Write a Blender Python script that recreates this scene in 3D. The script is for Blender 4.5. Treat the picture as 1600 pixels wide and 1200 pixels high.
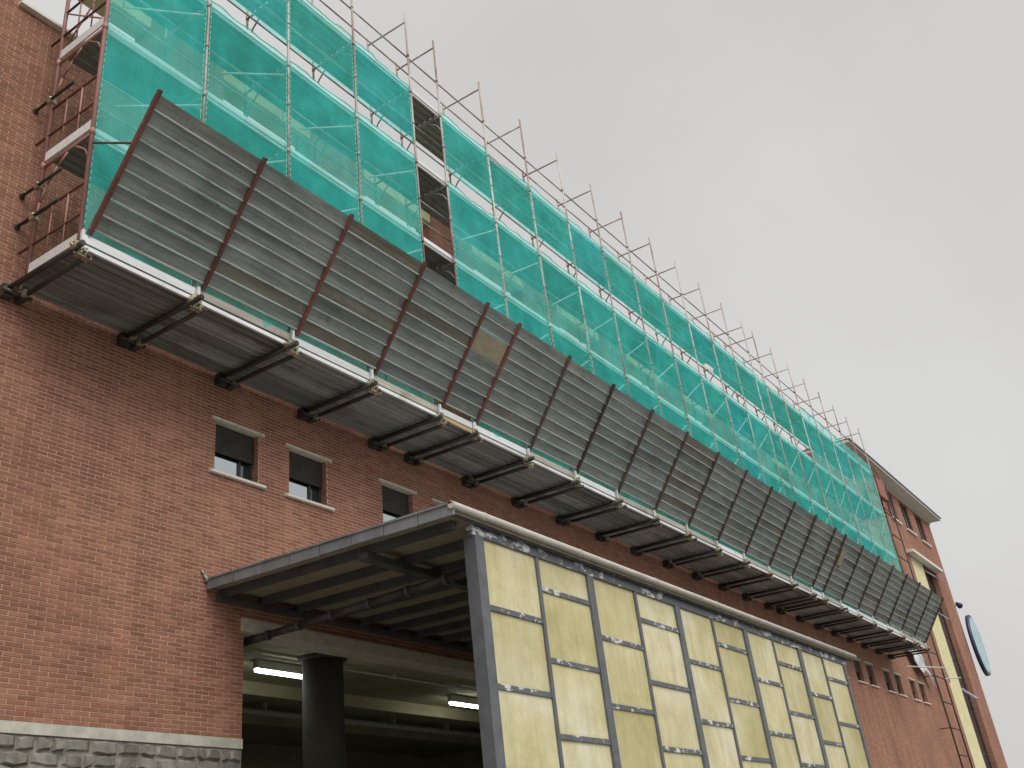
import bpy, math, random
from mathutils import Vector, Matrix, noise

random.seed(7)
SC = bpy.context.scene
COL = SC.collection
for o in list(bpy.data.objects):
    bpy.data.objects.remove(o)

# ------------------------------------------------------------------ camera
# world: X along the facade, Y into the building (facade face at Y = 0), Z up, eye level at Z = 0
EYE = Vector((0.0, -10.5, 0.0))
CX = Vector((0.61837647, -0.78350521, -0.06107484))
CY = -Vector((0.35166909, 0.34537621, -0.87008283))
CZ = -Vector((0.70280822, 0.51656061, 0.48910708))
cam_data = bpy.data.cameras.new('camera')
cam = bpy.data.objects.new('camera', cam_data)
COL.objects.link(cam)
cam.matrix_world = Matrix(((CX.x, CY.x, CZ.x, EYE.x), (CX.y, CY.y, CZ.y, EYE.y), (CX.z, CY.z, CZ.z, EYE.z), (0, 0, 0, 1)))
cam_data.sensor_width = 36.0
cam_data.lens = 1557.1 / 1600 * 36
cam_data.shift_x = (800 - 642.66) / 1600
cam_data.shift_y = (503.33 - 600) / 1600
cam_data.clip_start = 0.05
cam_data.clip_end = 4000
SC.camera = cam

# ------------------------------------------------------------------ sky, sun, exposure
SUN_EL, SUN_AZ = math.radians(48), math.radians(205)     # azimuth from +Y, clockwise: behind the camera
w = bpy.data.worlds.new('World'); SC.world = w; w.use_nodes = True
nt = w.node_tree; nt.nodes.clear()
out = nt.nodes.new('ShaderNodeOutputWorld'); bg = nt.nodes.new('ShaderNodeBackground')
sky = nt.nodes.new('ShaderNodeTexSky'); sky.sky_type = 'NISHITA'; sky.sun_disc = False
sky.sun_elevation = SUN_EL; sky.sun_rotation = SUN_AZ; sky.air_density = 1.0; sky.dust_density = 6.0
hs = nt.nodes.new('ShaderNodeHueSaturation'); hs.inputs['Saturation'].default_value = 0.25; hs.inputs['Value'].default_value = 0.55
tc = nt.nodes.new('ShaderNodeTexCoord')
nz = nt.nodes.new('ShaderNodeTexNoise'); nz.inputs['Scale'].default_value = 2.2; nz.inputs['Detail'].default_value = 5; nz.inputs['Roughness'].default_value = 0.5
cr = nt.nodes.new('ShaderNodeValToRGB')
cr.color_ramp.elements[0].position = 0.3; cr.color_ramp.elements[0].color = (3.62, 3.56, 3.48, 1)
cr.color_ramp.elements[1].position = 0.72; cr.color_ramp.elements[1].color = (4.25, 4.22, 4.19, 1)
mx = nt.nodes.new('ShaderNodeMixRGB'); mx.inputs['Fac'].default_value = 0.9
nt.links.new(tc.outputs['Generated'], nz.inputs['Vector'])
nt.links.new(nz.outputs['Fac'], cr.inputs['Fac'])
nt.links.new(sky.outputs['Color'], hs.inputs['Color'])
nt.links.new(hs.outputs['Color'], mx.inputs['Color1'])
nt.links.new(cr.outputs['Color'], mx.inputs['Color2'])
nt.links.new(mx.outputs['Color'], bg.inputs['Color'])
bg.inputs['Strength'].default_value = 0.105
nt.links.new(bg.outputs['Background'], out.inputs['Surface'])

sd = bpy.data.lights.new('sun', 'SUN'); sd.energy = 1.5; sd.angle = math.radians(50); sd.color = (1.0, 0.965, 0.92)
so = bpy.data.objects.new('sun', sd); COL.objects.link(so)
sdir = Vector((math.sin(SUN_AZ) * math.cos(SUN_EL), math.cos(SUN_AZ) * math.cos(SUN_EL), math.sin(SUN_EL)))
so.rotation_euler = sdir.to_track_quat('Z', 'Y').to_euler()
so.location = (0, -30, 40)

SC.render.engine = 'CYCLES'
SC.view_settings.view_transform = 'Standard'
SC.view_settings.look = 'None'
SC.view_settings.gamma = 1.0
SC.view_settings.exposure = 0.75
SC.view_settings.use_curve_mapping = False
SC.cycles.max_bounces = 8
SC.cycles.transparent_max_bounces = 24

# ------------------------------------------------------------------ helpers
class MB:
    def __init__(self):
        self.v = []; self.f = []; self.m = []; self.smooth = []
    def face(self, pts, mi=0):
        b = len(self.v); self.v += [tuple(p) for p in pts]
        self.f.append(tuple(range(b, b + len(pts)))); self.m.append(mi); self.smooth.append(False)
    def box(self, x0, x1, y0, y1, z0, z1, mi=0):
        b = len(self.v)
        self.v += [(x0, y0, z0), (x1, y0, z0), (x1, y1, z0), (x0, y1, z0), (x0, y0, z1), (x1, y0, z1), (x1, y1, z1), (x0, y1, z1)]
        for q in ((0, 3, 2, 1), (4, 5, 6, 7), (0, 1, 5, 4), (1, 2, 6, 5), (2, 3, 7, 6), (3, 0, 4, 7)):
            self.f.append(tuple(b + i for i in q)); self.m.append(mi); self.smooth.append(False)
    def tube(self, p0, p1, r, n=8, mi=0, r1=None):
        p0 = Vector(p0); p1 = Vector(p1); d = (p1 - p0).normalized()
        a = d.orthogonal().normalized(); c = d.cross(a); b = len(self.v); r1 = r if r1 is None else r1
        for p, rr in ((p0, r), (p1, r1)):
            for i in range(n):
                t = 2 * math.pi * i / n
                self.v.append(tuple(p + a * (rr * math.cos(t)) + c * (rr * math.sin(t))))
        for i in range(n):
            j = (i + 1) % n
            self.f.append((b + i, b + j, b + n + j, b + n + i)); self.m.append(mi); self.smooth.append(True)
        self.f.append(tuple(b + i for i in reversed(range(n)))); self.m.append(mi); self.smooth.append(False)
        self.f.append(tuple(b + n + i for i in range(n))); self.m.append(mi); self.smooth.append(False)
    def path(self, pts, r, n=8, mi=0):
        for i in range(len(pts) - 1):
            self.tube(pts[i], pts[i + 1], r, n, mi)
    def prism_x(self, prof, x0, x1, mi=0):
        """closed (y,z) profile extruded along X"""
        b = len(self.v); n = len(prof)
        for x in (x0, x1):
            self.v += [(x, y, z) for y, z in prof]
        for i in range(n):
            j = (i + 1) % n
            self.f.append((b + i, b + j, b + n + j, b + n + i)); self.m.append(mi); self.smooth.append(False)
        self.f.append(tuple(b + i for i in reversed(range(n)))); self.m.append(mi); self.smooth.append(False)
        self.f.append(tuple(b + n + i for i in range(n))); self.m.append(mi); self.smooth.append(False)
    def mesh(self, name, mats):
        me = bpy.data.meshes.new(name)
        me.from_pydata(self.v, [], self.f)
        for m in (mats if isinstance(mats, (list, tuple)) else [mats]):
            me.materials.append(m)
        me.polygons.foreach_set('material_index', self.m)
        me.polygons.foreach_set('use_smooth', self.smooth)
        me.update()
        return me

def link(name, me, parent=None, loc=(0, 0, 0), rot=None, kind=None, label=None):
    o = bpy.data.objects.new(name, me); COL.objects.link(o)
    o.location = loc
    if rot: o.rotation_euler = rot
    if parent: o.parent = parent
    if kind: o['kind'] = kind
    if label: o['label'] = label
    return o
def build(name, mb, mats, parent=None, loc=(0, 0, 0), **k):
    return link(name, mb.mesh(name, mats), parent, loc, **k)
def thing(name, label, cat, loc=(0, 0, 0), group=None):
    o = bpy.data.objects.new(name, None); COL.objects.link(o); o.location = loc
    o.empty_display_size = 0.2
    o['label'] = label; o['category'] = cat
    if group: o['group'] = group
    return o
def tag(o, label, cat, group=None):
    o['label'] = label; o['category'] = cat
    if group: o['group'] = group
    return o

# ------------------------------------------------------------------ materials
def N(nt, t, **k):
    n = nt.nodes.new(t)
    for a, b in k.items():
        if a in n.inputs: n.inputs[a].default_value = b
        else: setattr(n, a, b)
    return n
def base_mat(name, rough=0.7, metal=0.0, spec=0.5):
    m = bpy.data.materials.new(name); m.use_nodes = True
    nt = m.node_tree; p = nt.nodes['Principled BSDF']
    p.inputs['Roughness'].default_value = rough; p.inputs['Metallic'].default_value = metal
    p.inputs['Specular IOR Level'].default_value = spec
    return m, nt, p
def ramp(nt, fac, stops):
    r = nt.nodes.new('ShaderNodeValToRGB'); e = r.color_ramp.elements
    while len(e) < len(stops): e.new(0.5)
    for el, (pos, c) in zip(e, stops):
        el.position = pos; el.color = (*c, 1)
    nt.links.new(fac, r.inputs['Fac']); return r.outputs['Color']
def objco(nt, scale=(1, 1, 1), rot=(0, 0, 0), world=False):
    if world:
        g = nt.nodes.new('ShaderNodeNewGeometry'); s = g.outputs['Position']
    else:
        t = nt.nodes.new('ShaderNodeTexCoord'); s = t.outputs['Object']
    m = nt.nodes.new('ShaderNodeMapping'); m.inputs['Scale'].default_value = scale; m.inputs['Rotation'].default_value = rot
    nt.links.new(s, m.inputs['Vector']); return m.outputs['Vector']
def noise_tex(nt, vec, scale, detail=5, rough=0.6):
    n = N(nt, 'ShaderNodeTexNoise', Scale=scale, Detail=detail, Roughness=rough)
    nt.links.new(vec, n.inputs['Vector']); return n.outputs['Fac']
def mix(nt, f, a, b, mode='MIX'):
    m = nt.nodes.new('ShaderNodeMixRGB'); m.blend_type = mode
    for s, v in (('Fac', f), ('Color1', a), ('Color2', b)):
        if isinstance(v, (int, float)): m.inputs[s].default_value = v
        elif isinstance(v, tuple): m.inputs[s].default_value = (*v, 1)
        else: nt.links.new(v, m.inputs[s])
    return m.outputs['Color']
def math_n(nt, op, a, b=0.0):
    m = nt.nodes.new('ShaderNodeMath'); m.operation = op
    for i, v in enumerate((a, b)):
        if isinstance(v, (int, float)): m.inputs[i].default_value = v
        else: nt.links.new(v, m.inputs[i])
    return m.outputs[0]
def bump(nt, p, h, strength=0.3, dist=0.01):
    b = N(nt, 'ShaderNodeBump', Strength=strength, Distance=dist)
    nt.links.new(h, b.inputs['Height']); nt.links.new(b.outputs['Normal'], p.inputs['Normal'])
def rnd(nt):
    """one random number per object and per loose piece"""
    a = nt.nodes.new('ShaderNodeObjectInfo').outputs['Random']; b = nt.nodes.new('ShaderNodeNewGeometry').outputs['Random Per Island']
    return math_n(nt, 'FRACT', math_n(nt, 'ADD', math_n(nt, 'MULTIPLY', a, 7.31), b))

def mottled(name, c0, c1, scale=6.0, rough=0.75, metal=0.0, bumps=0.15, bscale=60.0, var=0.0, stretch=(1, 1, 1), spec=0.4, world=False):
    m, nt, p = base_mat(name, rough, metal, spec)
    v = objco(nt, stretch, world=world)
    f = noise_tex(nt, v, scale)
    c = ramp(nt, f, [(0.3, c0), (0.7, c1)])
    if var:
        c = mix(nt, 1.0, c, ramp(nt, rnd(nt), [(0, (1 - var,) * 3), (1, (1 + var,) * 3)]), 'MULTIPLY')
    nt.links.new(c, p.inputs['Base Color'])
    if bumps: bump(nt, p, noise_tex(nt, v, bscale, 3), bumps, 0.004)
    return m

BR = [(0.0, (0.255, 0.122, 0.082)), (0.3, (0.300, 0.142, 0.095)), (0.6, (0.335, 0.165, 0.112)), (0.85, (0.375, 0.188, 0.130)), (1.0, (0.285, 0.132, 0.096))]
def brick_piece_mat():
    m, nt, p = base_mat('brick_clay', 0.9, 0, 0.2)
    c = ramp(nt, rnd(nt), BR)
    v = objco(nt, world=True)
    c = mix(nt, 0.55, c, ramp(nt, noise_tex(nt, v, 0.45, 4), [(0.3, (0.62, 0.60, 0.60)), (0.7, (1.18, 1.14, 1.10))]), 'MULTIPLY')
    c = mix(nt, 0.6, c, ramp(nt, noise_tex(nt, objco(nt, (2.4, 2.4, 0.28), world=True), 1.0, 6, 0.62), [(0.34, (0.70, 0.69, 0.70)), (0.62, (1.10, 1.09, 1.08))]), 'MULTIPLY')
    c = mix(nt, 0.5, c, ramp(nt, noise_tex(nt, v, 45, 4), [(0.3, (0.65, 0.62, 0.6)), (0.7, (1.25, 1.22, 1.2))]), 'MULTIPLY')
    nt.links.new(c, p.inputs['Base Color'])
    bump(nt, p, noise_tex(nt, v, 90, 3), 0.4, 0.004)
    return m
def brick_wall_mat():
    m, nt, p = base_mat('brickwork', 0.9, 0, 0.2)
    g = nt.nodes.new('ShaderNodeNewGeometry')
    sx = nt.nodes.new('ShaderNodeSeparateXYZ'); nt.links.new(g.outputs['Position'], sx.inputs[0])
    cb = nt.nodes.new('ShaderNodeCombineXYZ')
    nt.links.new(math_n(nt, 'ADD', sx.outputs['X'], sx.outputs['Y']), cb.inputs[0]); nt.links.new(sx.outputs['Z'], cb.inputs[1])
    b = N(nt, 'ShaderNodeTexBrick', Scale=1.0)
    b.inputs['Brick Width'].default_value = 0.24; b.inputs['Row Height'].default_value = 0.055
    b.inputs['Mortar Size'].default_value = 0.005; b.inputs['Mortar Smooth'].default_value = 0.2; b.inputs['Bias'].default_value = 0.0
    b.inputs['Color1'].default_value = (0.265, 0.124, 0.083, 1); b.inputs['Color2'].default_value = (0.365, 0.176, 0.118, 1)
    b.inputs['Mortar'].default_value = (0.46, 0.31, 0.24, 1)
    nt.links.new(cb.outputs[0], b.inputs['Vector'])
    c = mix(nt, 0.6, b.outputs['Color'], ramp(nt, noise_tex(nt, g.outputs['Position'], 0.45, 4), [(0.3, (0.62, 0.60, 0.60)), (0.7, (1.18, 1.14, 1.1))]), 'MULTIPLY')
    c = mix(nt, 0.6, c, ramp(nt, noise_tex(nt, objco(nt, (2.4, 2.4, 0.28), world=True), 1.0, 6, 0.62), [(0.34, (0.70, 0.69, 0.70)), (0.62, (1.10, 1.09, 1.08))]), 'MULTIPLY')
    nt.links.new(c, p.inputs['Base Color'])
    bump(nt, p, b.outputs['Fac'], -0.3, 0.006)
    return m
M = {}
M['brick'] = brick_piece_mat()
M['brickwork'] = brick_wall_mat()
M['mortar'] = mottled('mortar', (0.46, 0.30, 0.225), (0.64, 0.45, 0.35), 8, 0.95, world=True)
M['concrete'] = mottled('concrete', (0.36, 0.35, 0.30), (0.56, 0.55, 0.48), 5, 0.9, bumps=0.4, world=True)
M['stone_trim'] = mottled('stone_trim', (0.46, 0.42, 0.33), (0.66, 0.61, 0.50), 9, 0.85, world=True)
M['sill'] = mottled('pale_sill', (0.62, 0.58, 0.50), (0.78, 0.74, 0.66), 9, 0.8, world=True)
M['rubble'] = mottled('rubble_stone', (0.12, 0.112, 0.095), (0.27, 0.26, 0.225), 7, 0.95, bumps=0.8, bscale=25, var=0.25)
M['cream'] = mottled('cream_panel', (0.60, 0.55, 0.30), (0.74, 0.69, 0.42), 2, 0.7, world=True)
M['soffit_pale'] = mottled('pale_soffit', (0.55, 0.55, 0.50), (0.66, 0.66, 0.60), 2, 0.8, world=True)
M['dark_frame'] = mottled('dark_window_frame', (0.025, 0.024, 0.022), (0.05, 0.048, 0.045), 10, 0.5)
M['shutter'] = mottled('dark_roller_shutter', (0.020, 0.019, 0.014), (0.042, 0.039, 0.030), 8, 0.6)
M['asphalt'] = mottled('asphalt', (0.13, 0.13, 0.125), (0.21, 0.21, 0.20), 3, 0.9, bumps=0.5, world=True)
M['interior'] = mottled('interior_plaster', (0.34, 0.315, 0.19), (0.46, 0.43, 0.27), 2, 0.9, world=True)
M['interior_col'] = mottled('interior_column', (0.055, 0.052, 0.04), (0.085, 0.08, 0.062), 3, 0.85, world=True)
M['soffit_board'] = mottled('canopy_soffit', (0.20, 0.17, 0.115), (0.31, 0.265, 0.185), 3, 0.85, stretch=(1, 6, 1), world=True)
M['joist'] = mottled('canopy_joist', (0.045, 0.048, 0.048), (0.09, 0.092, 0.09), 4, 0.7, world=True)

def zinc(name, lo, hi, rough, metal, streak=(1.5, 18, 18), rust=0.0, var=0.16, fine=0.35):
    m, nt, p = base_mat(name, rough, metal, 0.4)
    v = objco(nt, streak, world=True); v1 = objco(nt, world=True)
    c = ramp(nt, noise_tex(nt, v, 1.0, 5), [(0.3, lo), (0.7, hi)])
    c = mix(nt, 1.0, c, ramp(nt, rnd(nt), [(0, (1 - var, 1 - var, 1 - var * 1.1)), (1, (1 + var, 1 + var * 1.05, 1 + var))]), 'MULTIPLY')
    c = mix(nt, fine, c, ramp(nt, noise_tex(nt, v1, 70, 4, 0.75), [(0.3, (0.5, 0.5, 0.5)), (0.7, (1.45, 1.45, 1.45))]), 'MULTIPLY')
    if rust:
        k = math_n(nt, 'MULTIPLY', ramp(nt, noise_tex(nt, v1, 1.7, 6, 0.65), [(0.53, (0, 0, 0)), (0.66, (1, 1, 1))]), rust)
        c = mix(nt, k, c, (0.135, 0.098, 0.066))
    nt.links.new(c, p.inputs['Base Color'])
    bump(nt, p, noise_tex(nt, v1, 40, 4), 0.2, 0.004)
    return m
def fan_mat():
    m, nt, p = base_mat('weathered_zinc_sheet', 0.6, 0.1, 0.4)
    v1 = objco(nt, world=True); R_ = rnd(nt)
    c = ramp(nt, noise_tex(nt, objco(nt, (1.2, 14, 14), world=True), 1.0, 5), [(0.3, (0.17, 0.19, 0.175)), (0.7, (0.30, 0.325, 0.305))])
    tone = ramp(nt, R_, [(0.0, (0.62, 0.63, 0.62)), (0.12, (0.95, 0.98, 0.97)), (0.5, (1.0, 1.02, 1.0)), (0.78, (1.12, 1.14, 1.12)), (0.9, (0.86, 0.80, 0.70)), (1.0, (0.70, 0.60, 0.48))])
    c = mix(nt, 1.0, c, tone, 'MULTIPLY')
    c = mix(nt, 0.45, c, ramp(nt, noise_tex(nt, v1, 60, 4, 0.75), [(0.3, (0.45, 0.45, 0.45)), (0.7, (1.5, 1.5, 1.5))]), 'MULTIPLY')
    c = mix(nt, 0.6, c, ramp(nt, noise_tex(nt, v1, 1.1, 5, 0.6), [(0.32, (0.62, 0.62, 0.60)), (0.68, (1.2, 1.2, 1.2))]), 'MULTIPLY')
    k = math_n(nt, 'MULTIPLY', ramp(nt, noise_tex(nt, v1, 2.3, 7, 0.7), [(0.57, (0, 0, 0)), (0.68, (1, 1, 1))]), 0.6)
    c = mix(nt, k, c, (0.12, 0.088, 0.06))
    w_ = math_n(nt, 'MULTIPLY', ramp(nt, noise_tex(nt, objco(nt, (1, 1, 0.5), world=True), 5.5, 7, 0.75), [(0.66, (0, 0, 0)), (0.72, (1, 1, 1))]), 0.45)
    c = mix(nt, w_, c, (0.46, 0.47, 0.44))
    nt.links.new(c, p.inputs['Base Color'])
    bump(nt, p, noise_tex(nt, objco(nt, (1, 4, 4), world=True), 6, 4), 0.35, 0.012)
    return m
M['fan_zinc'] = fan_mat()
M['fan_edge'] = zinc('sheet_fold_highlight', (0.38, 0.41, 0.385), (0.56, 0.60, 0.56), 0.5, 0.1, rust=0.4, var=0.15)  # plank folds: light caught by the bead painted in as a paler zinc
M['deck_zinc'] = zinc('galvanised_plank', (0.17, 0.172, 0.158), (0.40, 0.40, 0.375), 0.5, 0.25, streak=(0.5, 30, 30), rust=0.5, var=0.3)
M['toe'] = zinc('toe_board_zinc', (0.70, 0.72, 0.73), (0.86, 0.87, 0.88), 0.45, 0.1, rust=0.0, var=0.1, fine=0.12)
M['toe_dull'] = zinc('dull_toe_board', (0.40, 0.38, 0.33), (0.58, 0.55, 0.48), 0.55, 0.05, rust=0.5, var=0.15, fine=0.25)
M['edge'] = zinc('deck_edge_zinc', (0.72, 0.75, 0.78), (0.88, 0.90, 0.92), 0.4, 0.1, rust=0.25, var=0.14, fine=0.2)
M['red'] = zinc('red_oxide_paint', (0.115, 0.042, 0.036), (0.19, 0.075, 0.062), 0.6, 0.0, streak=(3, 3, 3), var=0.25)
M['rib_dark'] = zinc('rusty_rib', (0.05, 0.036, 0.032), (0.105, 0.065, 0.055), 0.65, 0.0, streak=(3, 3, 3), var=0.3)
M['pink'] = zinc('faded_red_paint', (0.30, 0.135, 0.12), (0.46, 0.25, 0.225), 0.6, 0.0, streak=(4, 4, 2), var=0.2, fine=0.25)
def post_mat():
    m, nt, p = base_mat('scaffold_tube', 0.55, 0.15, 0.4)
    v = objco(nt, (1, 1, 0.6), world=True)
    f = noise_tex(nt, v, 1.8, 4)
    c = ramp(nt, f, [(0.32, (0.24, 0.135, 0.12)), (0.46, (0.36, 0.275, 0.245)), (0.58, (0.46, 0.435, 0.405))])
    c = mix(nt, 1.0, c, ramp(nt, rnd(nt), [(0, (0.75,) * 3), (1, (1.2,) * 3)]), 'MULTIPLY')
    nt.links.new(c, p.inputs['Base Color']); return m
M['post'] = post_mat()
M['brace'] = mottled('zinc_brace_tube', (0.46, 0.47, 0.46), (0.62, 0.63, 0.62), 5, 0.5, 0.1, world=True)
M['steel_dark'] = zinc('dark_steel_tube', (0.032, 0.029, 0.025), (0.075, 0.068, 0.057), 0.55, 0.3, streak=(3, 3, 3), var=0.2)
M['coupler'] = zinc('zinc_plated_coupler', (0.28, 0.25, 0.16), (0.60, 0.56, 0.42), 0.35, 0.6, streak=(20, 20, 20), var=0.3)
M['plywood'] = mottled('plywood', (0.27, 0.23, 0.155), (0.40, 0.345, 0.235), 3, 0.8, stretch=(1, 8, 8), world=True)
M['timber'] = mottled('timber', (0.42, 0.31, 0.16), (0.58, 0.45, 0.25), 3, 0.8, stretch=(1, 8, 8), world=True)
M['slate'] = mottled('slate_grey_paint', (0.085, 0.095, 0.105), (0.135, 0.145, 0.155), 6, 0.5, world=True)
M['gutter'] = mottled('pale_gutter', (0.40, 0.375, 0.335), (0.55, 0.52, 0.47), 3, 0.55, stretch=(1, 3, 3), world=True)
M['flash'] = mottled('grey_edge_flashing', (0.15, 0.165, 0.175), (0.25, 0.27, 0.285), 4, 0.5, 0.1, var=0.12, world=True)
M['lead'] = mottled('lead_flashing', (0.26, 0.28, 0.30), (0.40, 0.42, 0.44), 5, 0.45, 0.2, world=True)
def flaked():
    m, nt, p = base_mat('slate_grey_paint_with_flaking', 0.55, 0, 0.4)
    v = objco(nt, (1.0, 1.0, 2.2), world=True)
    base = ramp(nt, noise_tex(nt, v, 6), [(0.3, (0.085, 0.095, 0.105)), (0.7, (0.135, 0.145, 0.155))])
    k = ramp(nt, noise_tex(nt, v, 4.2, 8, 0.72), [(0.535, (0, 0, 0)), (0.555, (1, 1, 1))])
    k = math_n(nt, 'MULTIPLY', k, ramp(nt, noise_tex(nt, objco(nt, (0.9, 0.9, 1.4), world=True), 1.3, 3), [(0.46, (0, 0, 0)), (0.50, (1, 1, 1))]))
    c = mix(nt, k, base, (0.60, 0.62, 0.62))
    nt.links.new(c, p.inputs['Base Color']); return m
M['flaked'] = flaked()
def panel_mat():
    m, nt, p = base_mat('yellowed_glass_fibre_panel', 0.42, 0, 0.4)
    v = objco(nt, world=True); vo = objco(nt)
    c = ramp(nt, noise_tex(nt, v, 0.9, 4), [(0.28, (0.50, 0.445, 0.205)), (0.5, (0.62, 0.565, 0.325)), (0.72, (0.72, 0.69, 0.50))])
    c = mix(nt, 1.0, c, ramp(nt, rnd(nt), [(0, (0.82, 0.80, 0.70)), (0.5, (1, 1, 1)), (1, (1.06, 1.07, 1.22))]), 'MULTIPLY')
    st = noise_tex(nt, objco(nt, (9, 9, 0.7), world=True), 1.0, 5)
    c = mix(nt, 0.5, c, ramp(nt, st, [(0.35, (0.80, 0.80, 0.70)), (0.6, (1.06, 1.06, 1.06))]), 'MULTIPLY')
    c = mix(nt, 0.7, c, ramp(nt, noise_tex(nt, v, 3.2, 7, 0.7), [(0.34, (0.84, 0.83, 0.74)), (0.62, (1.06, 1.06, 1.08))]), 'MULTIPLY')
    c = mix(nt, 0.5, c, ramp(nt, noise_tex(nt, v, 55, 4, 0.7), [(0.3, (0.82, 0.82, 0.80)), (0.7, (1.14, 1.14, 1.14))]), 'MULTIPLY')
    # grime kept at the panel's own edges
    s = nt.nodes.new('ShaderNodeSeparateXYZ'); nt.links.new(vo, s.inputs[0])
    e = ramp(nt, math_n(nt, 'ABSOLUTE', s.outputs['Z']), [(0.36, (0, 0, 0)), (0.43, (1, 1, 1))])
    k = math_n(nt, 'MULTIPLY', e, math_n(nt, 'MULTIPLY', noise_tex(nt, v, 5, 4), 0.9))
    c = mix(nt, k, c, (0.36, 0.33, 0.14))
    nt.links.new(c, p.inputs['Base Color'])
    bump(nt, p, noise_tex(nt, v, 38, 3), 0.35, 0.006)
    return m
M['panel'] = panel_mat()
def glass_mat(name, tint, gl):
    m, nt, p = base_mat(name, 0.12, 0, 0.5)
    p.inputs['Base Color'].default_value = (*tint, 1)
    g = N(nt, 'ShaderNodeBsdfGlossy', Roughness=0.03); g.inputs['Color'].default_value = (0.86, 0.93, 0.97, 1)
    mxs = nt.nodes.new('ShaderNodeMixShader'); mxs.inputs[0].default_value = gl
    o = nt.nodes['Material Output']
    nt.links.new(p.outputs[0], mxs.inputs[1]); nt.links.new(g.outputs[0], mxs.inputs[2]); nt.links.new(mxs.outputs[0], o.inputs['Surface'])
    return m
M['glass'] = glass_mat('window_glass', (0.02, 0.022, 0.022), 0.6)
M['glass_dark'] = glass_mat('curtain_glass', (0.018, 0.030, 0.038), 0.12)
def net_mat():
    m = bpy.data.materials.new('green_debris_net'); m.use_nodes = True
    nt = m.node_tree; nt.nodes.clear()
    o = nt.nodes.new('ShaderNodeOutputMaterial')
    d = nt.nodes.new('ShaderNodeBsdfDiffuse'); t = nt.nodes.new('ShaderNodeBsdfTranslucent'); tr = nt.nodes.new('ShaderNodeBsdfTransparent')
    v = objco(nt, world=True)
    big = noise_tex(nt, v, 0.8, 3)
    c = ramp(nt, big, [(0.3, (0.055, 0.80, 0.70)), (0.7, (0.09, 0.90, 0.81))])
    c = mix(nt, 1.0, c, ramp(nt, nt.nodes.new('ShaderNodeObjectInfo').outputs['Random'], [(0, (0.80, 0.86, 0.84)), (0.6, (1, 1, 1)), (1, (0.8, 0.96, 1.06))]), 'MULTIPLY')
    c = mix(nt, 0.5, c, ramp(nt, noise_tex(nt, objco(nt, (2.2, 2.2, 0.5), world=True), 1.6, 6, 0.65), [(0.32, (0.70, 0.74, 0.72)), (0.66, (1.12, 1.08, 1.08))]), 'MULTIPLY')
    nt.links.new(c, d.inputs['Color']); nt.links.new(c, t.inputs['Color'])
    a = nt.nodes.new('ShaderNodeMixShader'); a.inputs[0].default_value = 0.18
    nt.links.new(d.outputs[0], a.inputs[1]); nt.links.new(t.outputs[0], a.inputs[2])
    weave = noise_tex(nt, objco(nt, (1, 1, 1.0), world=True), 55, 3, 0.7)
    cover = math_n(nt, 'ADD', math_n(nt, 'MULTIPLY', weave, 0.30), math_n(nt, 'ADD', math_n(nt, 'MULTIPLY', big, 0.20), 0.16))
    b = nt.nodes.new('ShaderNodeMixShader')
    nt.links.new(cover, b.inputs[0]); nt.links.new(tr.outputs[0], b.inputs[1]); nt.links.new(a.outputs[0], b.inputs[2])
    nt.links.new(b.outputs[0], o.inputs['Surface'])
    return m
M['net'] = net_mat()
M['net_hem'] = mottled('net_hem', (0.10, 0.50, 0.42), (0.22, 0.62, 0.54), 8, 0.8, world=True)
def emit(name, c, s):
    m = bpy.data.materials.new(name); m.use_nodes = True; nt = m.node_tree; nt.nodes.clear()
    o = nt.nodes.new('ShaderNodeOutputMaterial'); e = N(nt, 'ShaderNodeEmission', Strength=s); e.inputs['Color'].default_value = (*c, 1)
    nt.links.new(e.outputs[0], o.inputs['Surface']); return m
M['lamp'] = emit('fluorescent_tube', (0.95, 1.0, 0.93), 9.0)
M['lamp_body'] = mottled('lamp_body', (0.5, 0.5, 0.46), (0.6, 0.6, 0.55), 5, 0.5)
M['blue'] = mottled('blue_sign_face', (0.24, 0.42, 0.46), (0.50, 0.64, 0.66), 3, 0.4, world=True)
M['navy'] = mottled('navy_rim', (0.018, 0.022, 0.07), (0.03, 0.035, 0.10), 3, 0.4)
M['plastic_sheet'] = mottled('pale_plastic_sheet', (0.50, 0.58, 0.60), (0.72, 0.75, 0.75), 4, 0.35, world=True)
M['hoist_red'] = mottled('hoist_red_paint', (0.22, 0.060, 0.042), (0.34, 0.115, 0.08), 5, 0.5)
M['chute_grey'] = mottled('lavender_vent_paint', (0.30, 0.30, 0.40), (0.40, 0.40, 0.50), 5, 0.4)

# ------------------------------------------------------------------ ground
STREET = -1.6
mb = MB(); n = 8
for i in range(n):
    for j in range(n):
        x0, x1 = -800 + 1600 * i / n, -800 + 1600 * (i + 1) / n; y0, y1 = -800 + 1600 * j / n, -800 + 1600 * (j + 1) / n
        mb.face([(x0, y0, STREET), (x1, y0, STREET), (x1, y1, STREET), (x0, y1, STREET)])
build('ground', mb, M['asphalt'], kind='structure')
mb = MB(); mb.box(-12, 75, -2.4, 0.35, STREET + 0.002, STREET + 0.13)
build('pavement', mb, M['concrete'], kind='structure')

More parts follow.
